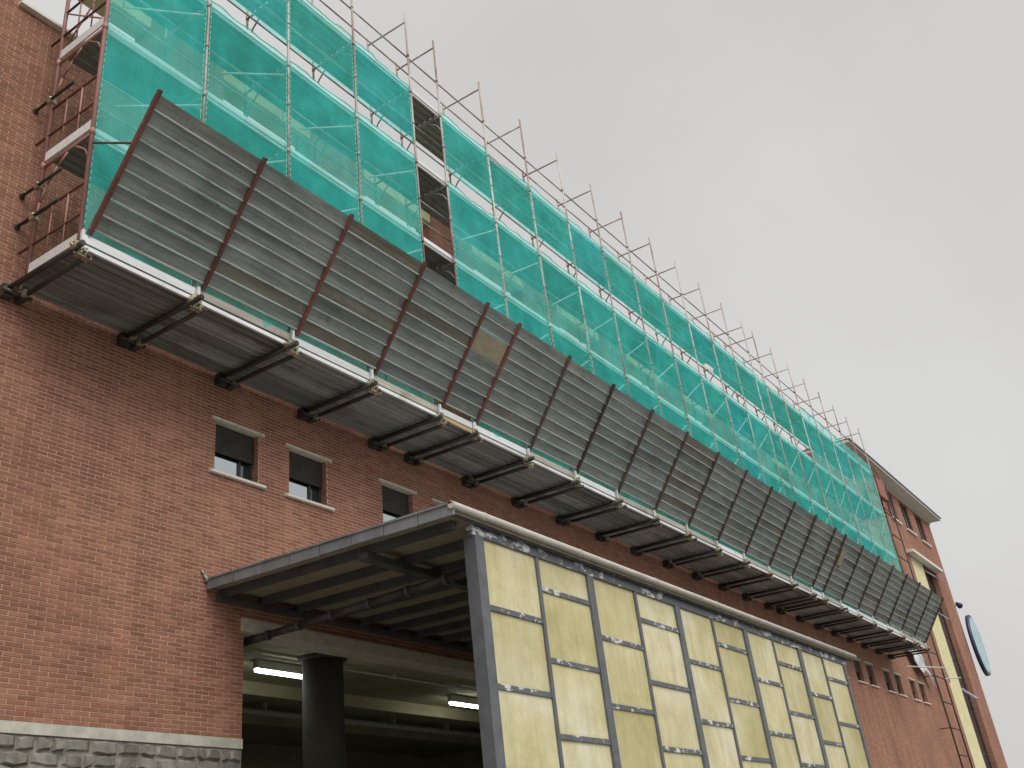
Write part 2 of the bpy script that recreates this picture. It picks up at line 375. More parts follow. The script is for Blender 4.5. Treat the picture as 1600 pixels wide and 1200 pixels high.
# ------------------------------------------------------------------ long brick building
def wall_cells(mb, x0, x1, z0, z1, yf, yb, holes, xs=(), zs=(), mat=lambda x, z: 0, reveal=0):
    xe = sorted({x0, x1, *xs, *[v for h in holes for v in h[:2] if x0 < v < x1]})
    ze = sorted({z0, z1, *zs, *[v for h in holes for v in h[2:4] if z0 < v < z1]})
    for a, b in zip(xe, xe[1:]):
        for c, d in zip(ze, ze[1:]):
            mxx, mzz = (a + b) / 2, (c + d) / 2
            if any(h[0] < mxx < h[1] and h[2] < mzz < h[3] for h in holes): continue
            mb.face([(a, yf, c), (b, yf, c), (b, yf, d), (a, yf, d)], mat(mxx, mzz))
            mb.face([(a, yb, c), (a, yb, d), (b, yb, d), (b, yb, c)], reveal)
    for h in holes:
        a, b, c, d = h[:4]; c = max(c, z0)
        mb.face([(a, yf, c), (a, yf, d), (a, yb, d), (a, yb, c)], reveal)
        mb.face([(b, yf, c), (b, yb, c), (b, yb, d), (b, yf, d)], reveal)
        mb.face([(a, yf, d), (b, yf, d), (b, yb, d), (a, yb, d)], reveal)
        mb.face([(a, yf, c), (a, yb, c), (b, yb, c), (b, yf, c)], reveal)
    mb.face([(x0, yf, z1), (x1, yf, z1), (x1, yb, z1), (x0, yb, z1)], reveal)
    mb.face([(x0, yf, z0), (x0, yf, z1), (x0, yb, z1), (x0, yb, z0)], reveal)
    mb.face([(x1, yf, z0), (x1, yb, z0), (x1, yb, z1), (x1, yf, z1)], reveal)

LOW_TOP, XL, XSPLIT, XR = 14.30, -8.0, 47.0, 64.0
low_win = []
for k in range(11):
    for dx in (0.0, 1.55):
        x = 9.1 + 3.87 * k + dx
        low_win.append((x + 0.09, x + 0.97, 5.40, 6.20))
up_win = [(5.15 + 3.92 * k, 7.38 + 3.92 * k, 11.65, 12.90) for k in range(9)]
ENTRY = (9.84, 23.2, STREET, 3.20)
hl = [h for h in low_win if h[1] < XSPLIT] + up_win + [ENTRY]
BX0, BX1, BZ0, BZ1 = 3.4, 30.0, 1.79, 7.02      # where bricks are built one by one
UX1 = 7.2

bldg = thing('brick_building', 'long red brick building behind the scaffolding, with small square windows and roofless top', 'building', (20, 0.2, STREET))
bldg_off = bldg.location.copy()
def bpart(name, mb, mats, parent=None, **k):
    """a part of the long building; its geometry is written in world coordinates"""
    o = build(name, mb, mats, parent or bldg, **k)
    if parent is None: o.location = -bldg_off
    return o
mb = MB()
geo = lambda x, z: 1 if (BX0 < x < BX1 and BZ0 < z < BZ1) or (BX0 < x < UX1 and BZ1 < z < LOW_TOP) else 0
wall_cells(mb, XL, XSPLIT, STREET, LOW_TOP, 0.0, 0.38, hl, xs=(BX0, BX1, UX1), zs=(BZ0, BZ1), mat=geo)
bpart('wall', mb, [M['brickwork'], M['mortar']])

PITCH_X, PITCH_Z, J = 0.24, 0.055, 0.008
def spans(z, x0, x1):
    out = [(x0, x1)]
    zc = z + PITCH_Z / 2
    for h in hl:
        if h[2] - 0.05 < zc < h[3] + 0.045 if h in low_win else h[2] - 0.05 < zc < h[3] + (0.17 if h is ENTRY else 0.0):
            pad = 0.1 if (h in low_win and (zc < h[2] or zc > h[3])) else 0.0
            new = []
            for a, b in out:
                if h[1] + pad <= a or h[0] - pad >= b: new.append((a, b)); continue
                if h[0] - pad > a: new.append((a, h[0] - pad))
                if h[1] + pad < b: new.append((h[1] + pad, b))
            out = new
    return out
pieces = []
r = random.Random(3)
def course(z, x0, x1, odd):
    for a, b in spans(z, x0, x1):
        k = math.floor(a / PITCH_X) - 1
        while True:
            p0 = k * PITCH_X + (0.12 if odd else 0.0); p1 = p0 + PITCH_X; k += 1
            if p0 >= b: break
            s0, s1 = max(p0, a), min(p1, b)
            if s1 - s0 > 0.04: pieces.append((s0 + J / 2, s1 - J / 2, z + J / 2, z + PITCH_Z - J / 2))
z, i = BZ0 + 0.002, 0
while z < LOW_TOP - PITCH_Z:
    course(z, BX0, BX1 if z + PITCH_Z < BZ1 else UX1, i % 2)
    z += PITCH_Z; i += 1
def shown(p):
    """rough size of a piece in the photograph, 0 when out of frame"""
    c = Vector(((p[0] + p[1]) / 2, 0, (p[2] + p[3]) / 2)) - EYE
    d = -c.dot(CZ); u = 642.66 + 1557.1 * c.dot(CX) / d; v = 503.33 - 1557.1 * c.dot(CY) / d
    if not (5 < u < 1600 and 0 < v < 1195): return 0
    if p[2] > 6.8 or p[3] - p[2] < 0.03 or p[1] - p[0] < 0.2: return 0
    if p[0] > 9.6: return 0
    return 1.0 / (d * d) * abs(c.normalized().y)
order = sorted(range(len(pieces)), key=lambda i: -shown(pieces[i]))
single = set(order[:300])
def brick_geo(mb, x0, x1, z0, z1, y):
    e = 0.003
    b = len(mb.v)
    mb.v += [(x0, 0.0, z0), (x1, 0.0, z0), (x1, 0.0, z1), (x0, 0.0, z1), (x0 + e, y, z0 + e), (x1 - e, y, z0 + e), (x1 - e, y, z1 - e), (x0 + e, y, z1 - e)]
    for q in ((4, 5, 6, 7), (0, 1, 5, 4), (1, 2, 6, 5), (2, 3, 7, 6), (3, 0, 4, 7)):
        mb.f.append(tuple(b + k for k in q)); mb.m.append(0); mb.smooth.append(False)
mb1 = MB(); brick_geo(mb1, -0.116, 0.116, -0.0235, 0.0235, -0.005)
brick_me = mb1.mesh('brick', M['brick'])
mbs = MB()
for i, p in enumerate(pieces):
    if i in single and abs((p[1] - p[0]) - 0.232) < 1e-3:
        o = link('brick', brick_me, bldg, Vector(((p[0] + p[1]) / 2, -0.0005 + r.uniform(-0.002, 0.0), (p[2] + p[3]) / 2)) - bldg_off)
    else:
        brick_geo(mbs, p[0], p[1], p[2], p[3], -0.005 + r.uniform(-0.0018, 0.0015))
bpart('brickwork', mbs, M['brick'], kind='stuff')

# plinth: a concrete band and rubble stones below it
mb = MB(); mb.box(XL, ENTRY[0] - 0.01, -0.035, 0.02, 1.665, 1.787)
bpart('plinth_band', mb, M['concrete'])
mb = MB(); mb.box(XL, ENTRY[0] - 0.012, -0.012, 0.015, STREET, 1.664)
bpart('plinth_wall', mb, M['rubble'])
for row in range(4):
    z1 = 1.66 - row * 0.155; x = 5.2 + row * 0.11
    while x < 9.75:
        wd = r.uniform(0.13, 0.38); x1 = min(x + wd, 9.8)
        mb = MB(); q = [(x + 0.004 + r.uniform(-.01, .02), z1 - 0.15 + r.uniform(-.02, .03)), ((x + x1) / 2 + r.uniform(-.04, .04), z1 - 0.155 + r.uniform(-.02, .02)), (x1 - 0.004, z1 - 0.15 + r.uniform(-.02, .03)), (x1 - 0.015, z1 - r.uniform(.01, .04)), ((x + x1) / 2, z1 - 0.006), (x + 0.015, z1 - r.uniform(.01, .035))]
        cx, cz = sum(a for a, _ in q) / 6, sum(b for _, b in q) / 6
        ins = [(cx + (a - cx) * 0.72 + r.uniform(-.01, .01), cz + (b - cz) * 0.68) for a, b in q]; dy = r.uniform(0.035, 0.07)
        for k in range(6):
            j = (k + 1) % 6
            mb.face([(q[k][0], -0.011, q[k][1]), (q[j][0], -0.011, q[j][1]), (ins[j][0], -dy, ins[j][1]), (ins[k][0], -dy, ins[k][1])])
        mb.face([(a, -dy, b) for a, b in ins])
        bpart('stone', mb, M['rubble'])
        x = x1

# low windows
wf = MB()
for a in ((0, 0.88, 0, 0.05), (0, 0.88, 0.75, 0.80), (0, 0.05, 0.05, 0.75), (0.83, 0.88, 0.05, 0.75)):
    wf.box(a[0], a[1], 0.13, 0.20, a[2], a[3])
wf.box(0.60, 0.645, 0.135, 0.195, 0.05, 0.75)
wf_me = wf.mesh('window', M['dark_frame'])
pn = MB(); pn.box(0.05, 0.60, 0.23, 0.24, 0.05, 0.75); pn_me = pn.mesh('pane', M['glass'])
pd = MB(); pd.box(0.645, 0.83, 0.24, 0.25, 0.05, 0.75); pd_me = pd.mesh('pane', M['glass_dark'])
sh = MB()
for k in range(10): sh.prism_x([(0.168, 0.0), (0.160, 0.008), (0.160, 0.036), (0.168, 0.043), (0.178, 0.043), (0.178, 0.0)][::-1], 0.012, 0.868); sh.v[-12:] = [(a, b, c + 0.365 + 0.0435 * k) for a, b, c in sh.v[-12:]]
sh.box(0.012, 0.868, 0.155, 0.182, 0.345, 0.364)
sh_me = sh.mesh('shutter', M['shutter'])
sl = MB(); sl.prism_x([(-0.07, -0.05), (-0.07, -0.012), (0.20, 0.012), (0.20, -0.05)], -0.11, 0.99); sl_me = sl.mesh('sill', M['sill'])
li = MB(); li.prism_x([(-0.035, 0.0), (0.20, 0.0), (0.20, 0.042), (-0.035, 0.042)], -0.10, 0.98); li_me = li.mesh('lintel', M['stone_trim'])
li2 = MB(); li2.box(0.0, 0.88, 0.0, 0.13, -0.012, -0.002); li2_me = li2.mesh('lintel_soffit', M['stone_trim'])
bk = MB(); bk.box(0, 0.88, 0.375, 0.385, 0, 0.80); bk_me = bk.mesh('blind', M['dark_frame'])
def low_window(h, parent, off):
    o = link('window', wf_me, parent, Vector((h[0], 0, h[2])) - off)
    link('pane', pn_me, o, (0, -.07, 0)); link('pane', pd_me, o, (0, -.07, 0)); link('shutter', sh_me, o, (0, -.07, 0)); link('sill', sl_me, o); link('lintel', li_me, o, (0, 0, 0.80)); link('lintel_soffit', li2_me, o, (0, 0, 0.80)); link('blind', bk_me, o)
for h in low_win:
    if h[1] < XSPLIT: low_window(h, bldg, bldg_off)
# upper openings: sill, cream lintel panel
for k, h in enumerate(up_win):
    mb = MB(); mb.prism_x([(-0.09, -0.055), (-0.09, -0.01), (0.38, 0.0), (0.38, -0.055)], h[0] - 0.06, h[1] + 0.06)
    o = build('window_sill', mb, M['sill'], bldg); o.location = Vector((0, 0, h[2])) - bldg_off
    mb = MB(); mb.box(h[0] + 0.002, h[1] - 0.002, -0.02, 0.375, h[3] - 0.02, h[3] - 0.002); bpart('lintel_soffit', mb, M['cream'])
    mb = MB(); mb.box(h[0] - 0.02, h[1] + 0.02, -0.022, 0.0, h[3] + 0.002, 14.1)
    bpart('lintel_panel', mb, M['cream'])
# entrance lintel and interior
mb = MB(); mb.box(ENTRY[0] - 0.06, ENTRY[1] + 0.1, -0.03, 0.40, 3.185, 3.36)
bpart('entrance_lintel', mb, M['stone_trim'])
mb = MB(); mb.box(9.5, 26, 0.385, 9.2, 3.24, 3.6); bpart('ceiling', mb, M['interior'])
mb = MB(); mb.box(9.5, 26, 9.0, 9.2, STREET, 3.239); bpart('back_wall', mb, M['interior'])
mb = MB(); mb.box(9.3, 9.5, 0.385, 9.2, STREET, 3.6); bpart('side_wall', mb, M['interior'])
mb = MB(); mb.box(26.0, 26.2, 0.385, 9.2, STREET, 3.6); bpart('side_wall', mb, M['interior'])
mb = MB(); mb.box(9.5, 26, 0.385, 9.0, STREET + 0.003, STREET + 0.12); bpart('floor_slab', mb, M['interior_col'])
for y, d in ((2.9, 0.22), (5.4, 0.22)):
    mb = MB(); mb.box(9.5, 26, y, y + 0.35, 3.24 - d, 3.239); bpart('ceiling_beam', mb, M['interior'])
for x in (12.3, 18.9):
    mb = MB(); mb.tube((x, 0.78, STREET + 0.1), (x, 0.78, 3.18), 0.33, 24); mb.tube((x, 0.78, 3.18), (x, 0.78, 3.239), 0.40, 24, r1=0.40)
    bpart('column', mb, M['interior_col'])

for x0, y, z, rr in ((9.5, 1.1, 3.20, 0.02), (9.5, 4.4, 3.05, 0.06), (9.5, 4.62, 3.10, 0.035)):
    mb = MB(); mb.tube((x0, y, z), (25.9, y, z), rr, 8)
    for k in range(8): mb.box(x0 + 1 + 2 * k, x0 + 1.04 + 2 * k, y - rr - .01, y + rr + .01, z - rr - .01, 3.238)
    bpart('conduit', mb, M['lamp_body'])
# ------------------------------------------------------------------ taller block at the far end
tall = thing('brick_building', 'taller brick block at the far right end, with pale eaves and tall glazed strip', 'building', (53, 0.2, STREET))
toff = tall.location.copy()
def tpart(name, mb, mats):
    o = build(name, mb, mats, tall); o.location = -toff; return o
top_win = [(54.3, 55.9, 14.72, 16.3), (57.3, 58.9, 14.72, 16.3), (60.4, 62.0, 14.72, 16.3)]
STRIP = (55.9, 61.3, STREET, 13.05)
ht = [h for h in low_win if h[0] > XSPLIT and h[1] < 51] + top_win + [STRIP]
mb = MB(); wall_cells(mb, XSPLIT, XR, STREET, 16.55, 0.0, 0.38, ht)
tpart('wall', mb, M['brickwork'])
mb = MB(); mb.box(XR - 0.38, XR, 0.381, 14, STREET, 16.55); tpart('end_wall', mb, M['brickwork'])
mb = MB(); mb.box(XSPLIT, XSPLIT + 0.38, 0.381, 14, 13.0, 16.55); tpart('end_wall', mb, M['brickwork'])
for h in ht[:-4]: low_window(h, tall, toff)
for h in top_win:
    f = MB(); a, b, c, d = h
    for q in ((a, b, c, c + .07), (a, b, d - .07, d), (a, a + .07, c + .07, d - .07), (b - .07, b, c + .07, d - .07), ((a + b) / 2 - .04, (a + b) / 2 + .04, c + .07, d - .07)):
        f.box(q[0], q[1], 0.07, 0.14, q[2], q[3])
    o = tpart('window', f, M['dark_frame'])
    g = MB(); g.box(a + .07, b - .07, 0.10, 0.11, c + .07, d - .07); build('pane', g, M['glass'], o)
    g = MB(); g.box(a - .12, b + .12, -0.1, 0.07, c - .08, c - .003); build('sill', g, M['sill'], o)
mb = MB(); mb.box(XSPLIT, XR + 0.35, -0.62, 14.2, 16.551, 16.66); tpart('eaves', mb, M['soffit_pale'])
mb = MB(); mb.box(XSPLIT, XR + 0.40, -0.67, 14.3, 16.661, 16.74); tpart('roof_edge', mb, M['slate'])
mb = MB(); mb.box(XSPLIT + 1, XR - 0.05, -0.09, -0.002, 16.36, 16.548); tpart('frieze', mb, M['stone_trim'])
mb = MB(); mb.box(STRIP[0] - 0.6, STRIP[1] + 0.2, -0.35, 0.3, 13.051, 13.2); tpart('strip_hood', mb, M['sill'])
mb = MB(); mb.box(STRIP[0], 58.5, 0.03, 0.2, STREET, 13.049); tpart('cream_strip', mb, M['cream'])
mb = MB(); mb.box(58.502, STRIP[1], 0.3, 0.33, STREET, 13.049); gl = tpart('glazed_strip', mb, M['glass_dark'])
for k in range(12):
    mb = MB(); z = -0.8 + k * 1.15; mb.box(58.502, STRIP[1], 0.27, 0.299, z, z + 0.06); build('transom', mb, M['dark_frame'], gl)
for x in (58.502, 59.85, 61.23):
    mb = MB(); mb.box(x, x + 0.07, 0.26, 0.299, STREET, 13.04); build('mullion', mb, M['dark_frame'], gl)
for x, z in ((58.7, 10.0), (59.2, 6.15), (58.7, 12.2)):
    mb = MB(); s = 0.75
    mb.v += [(x, 0.29, z + .75), (x + 1.0, 0.29, z + .75), (x + 1.0, -0.35, z + .12), (x, -0.35, z + .12), (x, 0.24, z + .79), (x + 1.0, 0.24, z + .79), (x + 1.0, -0.40, z + .16), (x, -0.40, z + .16)]
    for q in ((0, 3, 2, 1), (4, 5, 6, 7), (0, 1, 5, 4), (1, 2, 6, 5), (2, 3, 7, 6), (3, 0, 4, 7)):
        mb.f.append(q); mb.m.append(0); mb.smooth.append(False)
    build('tilted_vent', mb, M['chute_grey'], gl)

# ------------------------------------------------------------------ entrance canopy with its panelled screen
can = thing('entrance_canopy', 'flat-roofed entrance canopy with a grey framed screen of yellowed translucent panels', 'canopy', (16.5, -2.1, STREET))
coff = can.location.copy()
def cpart(name, mb, mats, parent=None, **k):
    o = build(name, mb, mats, parent or can, **k)
    if parent is None: o.location = -coff
    return o
CX0, CX1, CYF = 9.12, 24.2, -4.05
mb = MB(); mb.box(CX0 + 0.03, CX1, -4.18, -0.02, 3.685, 3.715); cpart('roof', mb, M['soffit_board'])
mb = MB(); mb.box(CX0 + 0.02, CX1, -4.19, -0.015, 3.716, 3.75); cpart('roof_covering', mb, M['lead'])
n = 8                                                     # edge flashing in lengths
for k in range(n):
    y0 = -4.22 + 4.19 * k / n; y1 = -4.22 + 4.19 * (k + 1) / n
    mb = MB(); mb.box(CX0 - 0.010, CX0 + 0.018, y0 + 0.007, y1 - 0.007, 3.645 + r.uniform(-.006, .006), 3.775 + r.uniform(-.004, .006))
    mb.box(CX0 - 0.03, CX0 + 0.09, y0 + 0.01, y1 - 0.006, 3.776, 3.80)
    cpart('edge_flashing', mb, M['flash'])
mb = MB(); mb.path([(CX0 - 0.02, -0.06, 3.76), (CX0 - 0.06, -0.03, 3.84), (CX0 - 0.1, -0.02, 3.90)], 0.02, 6); cpart('flashing_curl', mb, M['lead'])
mb = MB()                                                  # half-round gutter
prof = [(-4.20 + 0.047 * math.cos(t), 3.762 + 0.047 * math.sin(t)) for t in [math.radians(a) for a in range(0, 360, 30)]]
mb.prism_x(prof, CX0 - 0.03, CX1 + 0.1); mb.smooth = [True] * (len(mb.f) - 2) + [False] * 2
gut = cpart('gutter', mb, M['gutter'])
for k in range(7):
    mb = MB(); x = CX0 + 0.6 + k * 2.3
    mb.prism_x([(-4.20 + 0.053 * math.cos(t), 3.762 + 0.053 * math.sin(t)) for t in [math.radians(a) for a in range(0, 360, 30)]], x, x + 0.06)
    build('gutter_joint', mb, M['gutter'], gut)
mb = MB(); mb.box(CX0 + 0.05, CX1, -4.15, -4.12, 3.665, 3.684); cpart('fascia', mb, M['joist'])
x = 9.36
while x < 24:
    mb = MB(); mb.box(x, x + 0.10, -4.0, -0.03, 3.585, 3.684); cpart('joist', mb, M['joist']); x += 0.72
mb = MB(); mb.box(9.3, 24.0, -2.75, -2.60, 3.50, 3.584); cpart('main_beam', mb, M['joist'])
mb = MB(); mb.box(9.3, 24.0, -0.12, -0.02, 3.52, 3.584); cpart('wall_plate', mb, M['joist'])
# screen
PZ = 0.82
mb = MB(); mb.box(9.66, 23.95, CYF - 0.04, CYF + 0.06, 3.55, 3.684); cpart('top_rail', mb, M['flaked'])
mb = MB(); mb.box(9.68, 9.86, CYF - 0.05, CYF + 0.12, STREET, 3.549); cpart('corner_post', mb, M['slate'])
mb = MB(); mb.box(23.66, 23.78, CYF - 0.05, CYF + 0.08, STREET, 3.549); cpart('corner_post', mb, M['slate'])
cols = []
edges = [9.86]
for k in range(5):
    x0 = 9.86 + 2.80 * k if k else 9.86
for k in range(5):
    a = 12.38 + 2.81 * k
    if k < 4:
        mb = MB(); mb.box(a, a + 0.17, CYF - 0.045, CYF + 0.06, STREET, 3.549); cpart('mullion', mb, M['slate'])
    left = 9.86 if k == 0 else 12.55 + 2.81 * (k - 1)
    right = a if k < 4 else 23.66
    mid = left + 0.49 * (right - left)
    mb = MB(); mb.box(mid - 0.035, mid + 0.035, CYF - 0.035, CYF + 0.05, STREET, 3.549); cpart('thin_mullion', mb, M['slate'])
    cols.append((left, mid - 0.035, 0)); cols.append((mid + 0.035, right, 1))
for (a, b, odd) in cols:
    z = 3.549; first = True
    while z > 0.2:
        hgt = 0.785 if not odd else (0.365 if first else 0.815)
        if not first and not odd: hgt = 0.815
        mb = MB(); zc = z - hgt / 2
        mb.box(-(b - a) / 2, (b - a) / 2, -0.008, 0.008, -hgt / 2, hgt / 2)
        o = build('panel', mb, M['panel'], can); o.location = Vector(((a + b) / 2, CYF - 0.002 + r.uniform(-.004, .004), zc)) - coff
        z -= hgt
        mb = MB(); mb.box(a, b, CYF - 0.03, CYF + 0.045, z - 0.062, z); cpart('transom', mb, M['flaked'])
        z -= 0.062; first = False
# old sagging pipe under the roof
mb = MB(); pts = [Vector((10.12, 1.1 - 5.0 * t, 3.085 + 0.20 * t)) for t in [i / 8 for i in range(9)]]
mb.path(pts, 0.055, 10); pipe = cpart('pipe', mb, M['steel_dark'])
for i in range(9):
    p = pts[i] + Vector((0, 0.03 * math.sin(i * 5), 0)); mb = MB(); mb.tube(p, p + Vector((0, -0.06, 0.003)), 0.07, 10); build('pipe_collar', mb, M['joist'], pipe)

# fluorescent lamps inside
for (x, y, lab) in ((11.5, 1.5, 'lit fluorescent lamp on the ceiling left of the dark round column'), (17.2, 1.85, 'lit fluorescent lamp partly hidden behind the grey corner post of the screen')):
    t = thing('fluorescent_lamp', lab, 'lamp', (x, y, 3.085), 'lamps inside the entrance')
    mb = MB(); mb.box(0, 1.5, -0.05, 0.05, 0.02, 0.149); build('lamp_body', mb, M['lamp_body'], t)
    mb = MB(); mb.tube((0.02, 0, -0.005), (1.48, 0, -0.005), 0.035, 10); build('tube', mb, M['lamp'], t)

# ------------------------------------------------------------------ scaffold layout
BAY, SHORT = 1.806, 1.03
FX = [5.66 + BAY * k for k in range(5)]
FX.append(FX[-1] + SHORT)
for k in range(10): FX.append(FX[-1] + BAY)
FX.append(FX[-1] + SHORT)
for k in range(7): FX.append(FX[-1] + BAY)
NB = len(FX) - 1
GAP = 4
YO, YI = -1.43, -0.36
DECK = [8.73, 10.61, 12.50, 14.36]          # underside of each deck
BASE, TOP = 6.93, 16.55

scaf = thing('scaffolding', 'tall frame scaffolding with galvanised plank decks along the brick facade', 'scaffolding', (FX[0], -0.9, BASE))
soff = scaf.location.copy()
def splink(name, me, loc, **k):
    return link(name, me, scaf, Vector(loc) - soff, **k)
# posts
mb = MB(); mb.tube((0, 0, 0.05), (0, 0, TOP - BASE), 0.0225, 8)
for d in DECK:
    mb.tube((0, 0, d - BASE - 0.07), (0, 0, d - BASE + 0.03), 0.031, 8)
    mb.tube((0, 0, d - BASE + 0.95), (0, 0, d - BASE + 1.02), 0.030, 8)
post_me = mb.mesh('post', M['post']); 
mb = MB(); mb.tube((0, 0, 0.05), (0, 0, TOP - BASE), 0.030, 8)
for d in DECK: mb.tube((0, 0, d - BASE - 0.05), (0, 0, d - BASE + 0.05), 0.037, 8)
postp_me = mb.mesh('post', M['pink'])
# transom with arch braces, one per lift
def transom(mat):
    mb = MB(); Wd = YI - YO
    mb.tube((0, 0, 0), (0, Wd, 0), 0.022, 8)
    arch = [(0, Wd, -0.82), (0, Wd - 0.04, -0.60), (0, Wd - 0.16, -0.36), (0, Wd - 0.36, -0.16), (0, Wd - 0.56, -0.03)]
    mb.path([Vector(a) for a in arch], 0.016, 6)
    mb.path([Vector((0, 0, -0.42)), Vector((0, 0.12, -0.2)), Vector((0, 0.34, -0.03))], 0.016, 6)
    return mb.mesh('transom', mat)
tr_me, trp_me = transom(M['post']), transom(M['pink'])
mb = MB(); mb.tube((0, 0, 0), (0, YI - YO, 0), 0.019, 8); top_me = mb.mesh('top_transom', M['post'])
for i, x in enumerate(FX):
    splink('outer_post', postp_me if i == 0 else post_me, (x, YO, BASE))
    splink('inner_post', postp_me if i == 0 else post_me, (x, YI, BASE), rot=(0, 0, 1.0))
    for d in DECK: splink('transom', trp_me if i == 0 else tr_me, (x, YO, d - 0.025))
    splink('top_transom', top_me, (x, YO, TOP - 0.22))
# decks: each plank a piece of its own
def plank_profile(wd, ribs, th=0.052):
    p = [(0, th), (0, 0)]
    for k in range(ribs):
        a = wd * (k + 0.22) / ribs; b = wd * (k + 0.78) / ribs
        p += [(a, 0), (a + 0.010, 0.030), (b - 0.010, 0.030), (b, 0)]
    p += [(wd, 0), (wd, th)]
    return p[::-1]
def plank(wd, ribs, ln, mat): 
    mb = MB(); mb.prism_x(plank_profile(wd - 0.012, ribs), 0.012, ln - 0.012); return mb.mesh('deck_plank', mat)
PL = {(wd, ln): plank(wd, rb, ln, M['deck_zinc']) for wd, rb in ((0.30, 2), (0.272, 2)) for ln in (BAY, SHORT)}
def beam_x(ln, hgt, th, mat, name):
    mb = MB(); mb.prism_x([(0, 0), (0, hgt), (0.006, hgt + 0.006), (th, hgt), (th, 0)][::-1], 0.01, ln - 0.01); return mb.mesh(name, mat)
TOE = {l: beam_x(l, 0.115, 0.02, M['toe'], 'toe_board') for l in (BAY, SHORT)}
TOE2 = {l: beam_x(l, 0.115, 0.02, M['toe_dull'], 'toe_board') for l in (BAY, SHORT)}
EDG = {l: beam_x(l, 0.055, 0.03, M['edge'], 'edge_rail') for l in (BAY, SHORT)}
def rail(ln, rr, mat):
    mb = MB(); mb.tube((0, 0, 0), (ln, 0, 0), rr, 6); return mb.mesh('guard_rail', mat)
GR = {l: rail(l, 0.017, M['post']) for l in (BAY, SHORT)}
for b in range(NB):
    x = FX[b]; ln = BAY if FX[b + 1] - x > 1.5 else SHORT
    for d in DECK:
        for k in range(3): splink('deck_plank', PL[(0.30, ln)], (x, YO + 0.035 + 0.30 * k, d + r.uniform(0, 0.008)))
        splink('toe_board', TOE[ln], (x, YO + 0.055, d + 0.036 + r.uniform(-.006, .006)))
        splink('edge_rail', EDG[ln], (x, YO + 0.04, d - 0.022))
        splink('guard_rail', GR[ln], (x, YO + 0.06, d + 0.5))
        splink('guard_rail', GR[ln], (x, YO + 0.06, d + 1.0))
        if False and d == DECK[3]: splink('guard_rail', GR[ln], (x, YI - 0.045, d + 1.0))
    if ln == BAY:
        mb = MB(); mb.tube((x + 0.34, YO + 0.05, DECK[1] + 0.68), (x + BAY - 0.02, YO + 0.05, DECK[1] + 1.66), 0.017, 6)
        mb.tube((x + 0.34, YO + 0.05, DECK[0] + 0.68), (x + BAY - 0.02, YO + 0.05, DECK[0] + 1.66), 0.017, 6)
        o = build('diagonal_brace', mb, M['brace'], scaf); o.location = -soff
        # gusset verticals half-way along the upper rails
        mb = MB()
        for d in (DECK[1], DECK[2]):
            mb.tube((x + 0.95, YI, d), (x + 0.95, YI, d + 1.0), 0.013, 6); mb.tube((x + 0.95, YI, d + 0.45), (x + 1.12, YI, d + 0.98), 0.010, 6)
        o = build('inner_rail_support', mb, M['post'], scaf); o.location = -soff
# left end: guard rails, toe boards, cross bracing
x = FX[0]
for d in [BASE] + DECK:
    mb = MB(); mb.box(x - 0.012, x + 0.012, YO + 0.03, YI - 0.03, d + 0.07, d + 0.22); o = build('toe_board', mb, M['toe'], scaf); o.location = -soff
    for hgt in (0.52, 1.0):
        mb = MB(); mb.tube((x, YO, d + hgt), (x, YI + (0.28 if hgt == 0.52 or d == BASE else 0), d + hgt), 0.019, 8); o = build('end_rail', mb, M['red'], scaf); o.location = -soff
    for yy in (0.36, 0.7):
        mb = MB(); mb.tube((x, YO + yy, d + 0.2), (x, YO + yy, d + 1.0), 0.012, 6); o = build('end_rail_post', mb, M['pink'], scaf); o.location = -soff
    if d == DECK[1]:
        for q in (0, 1):
            mb = MB(); mb.tube((x, YO, d + 0.15 + 0.85 * q), (x, YI, d + 1.0 - 0.85 * q), 0.013, 6); o = build('end_cross_brace', mb, M['pink'], scaf); o.location = -soff
for i, d in enumerate((BASE + 0.95, DECK[0] - 0.35, DECK[0] + 1.15)):
    mb = MB(); mb.tube((x - 0.05, YI - 0.55, d), (x - 0.05, -0.02, d), 0.022, 8); mb.tube((x - 0.05, -0.03, d), (x - 0.05, 0.0, d), 0.045, 8)
    o = build('wall_tie', mb, M['steel_dark'], scaf); o.location = -soff
    mb = MB(); mb.box(x - 0.07, x + 0.03, YI - 0.04, YI + 0.04, d - 0.045, d + 0.045); mb.tube((x - 0.09, YI - 0.03, d + 0.02), (x + 0.04, YI - 0.03, d + 0.02), 0.016, 6)
    o = build('coupler', mb, M['coupler'], scaf); o.location = -soff

# ------------------------------------------------------------------ cantilevered platform carrying it
plat = thing('cantilever_platform', 'long steel plank platform on cantilever tubes, jutting from the wall under the scaffolding', 'platform', (FX[0], -0.7, BASE - 0.2))
poff = plat.location.copy()
def plk(name, me, loc, parent=None, **k): return link(name, me, parent or plat, Vector(loc) - (poff if parent is None else Vector()), **k)
for b in range(NB):
    x = FX[b]; ln = BAY if FX[b + 1] - x > 1.5 else SHORT
    for k in range(5): plk('deck_plank', PL[(0.272, ln)], (x, -1.43 + 0.272 * k, BASE + r.uniform(0, 0.01)))
    plk('toe_board', (TOE2 if r.random() < 0.45 else TOE)[ln], (x, -1.475, BASE + 0.075 + r.uniform(-.008, .008)))
    plk('edge_rail', EDG[ln], (x, -1.47, BASE - 0.008))
    if b == GAP:
        mb = MB(); mb.box(x + 0.1, x + SHORT - 0.02, -1.50, -1.476, BASE - 0.03, BASE + 0.035); o = build('edge_timber', mb, M['timber'], plat); o.location = -poff
mb = MB(); mb.tube((-0.06, -1.60, -0.055), (-0.06, -0.06, -0.055), 0.040, 10); tA = mb.mesh('cantilever_tube', M['steel_dark'])
mb = MB(); mb.tube((0.10, -1.56, -0.12), (0.10, -0.06, -0.12), 0.034, 10); tB = mb.mesh('cantilever_tube', M['steel_dark'])
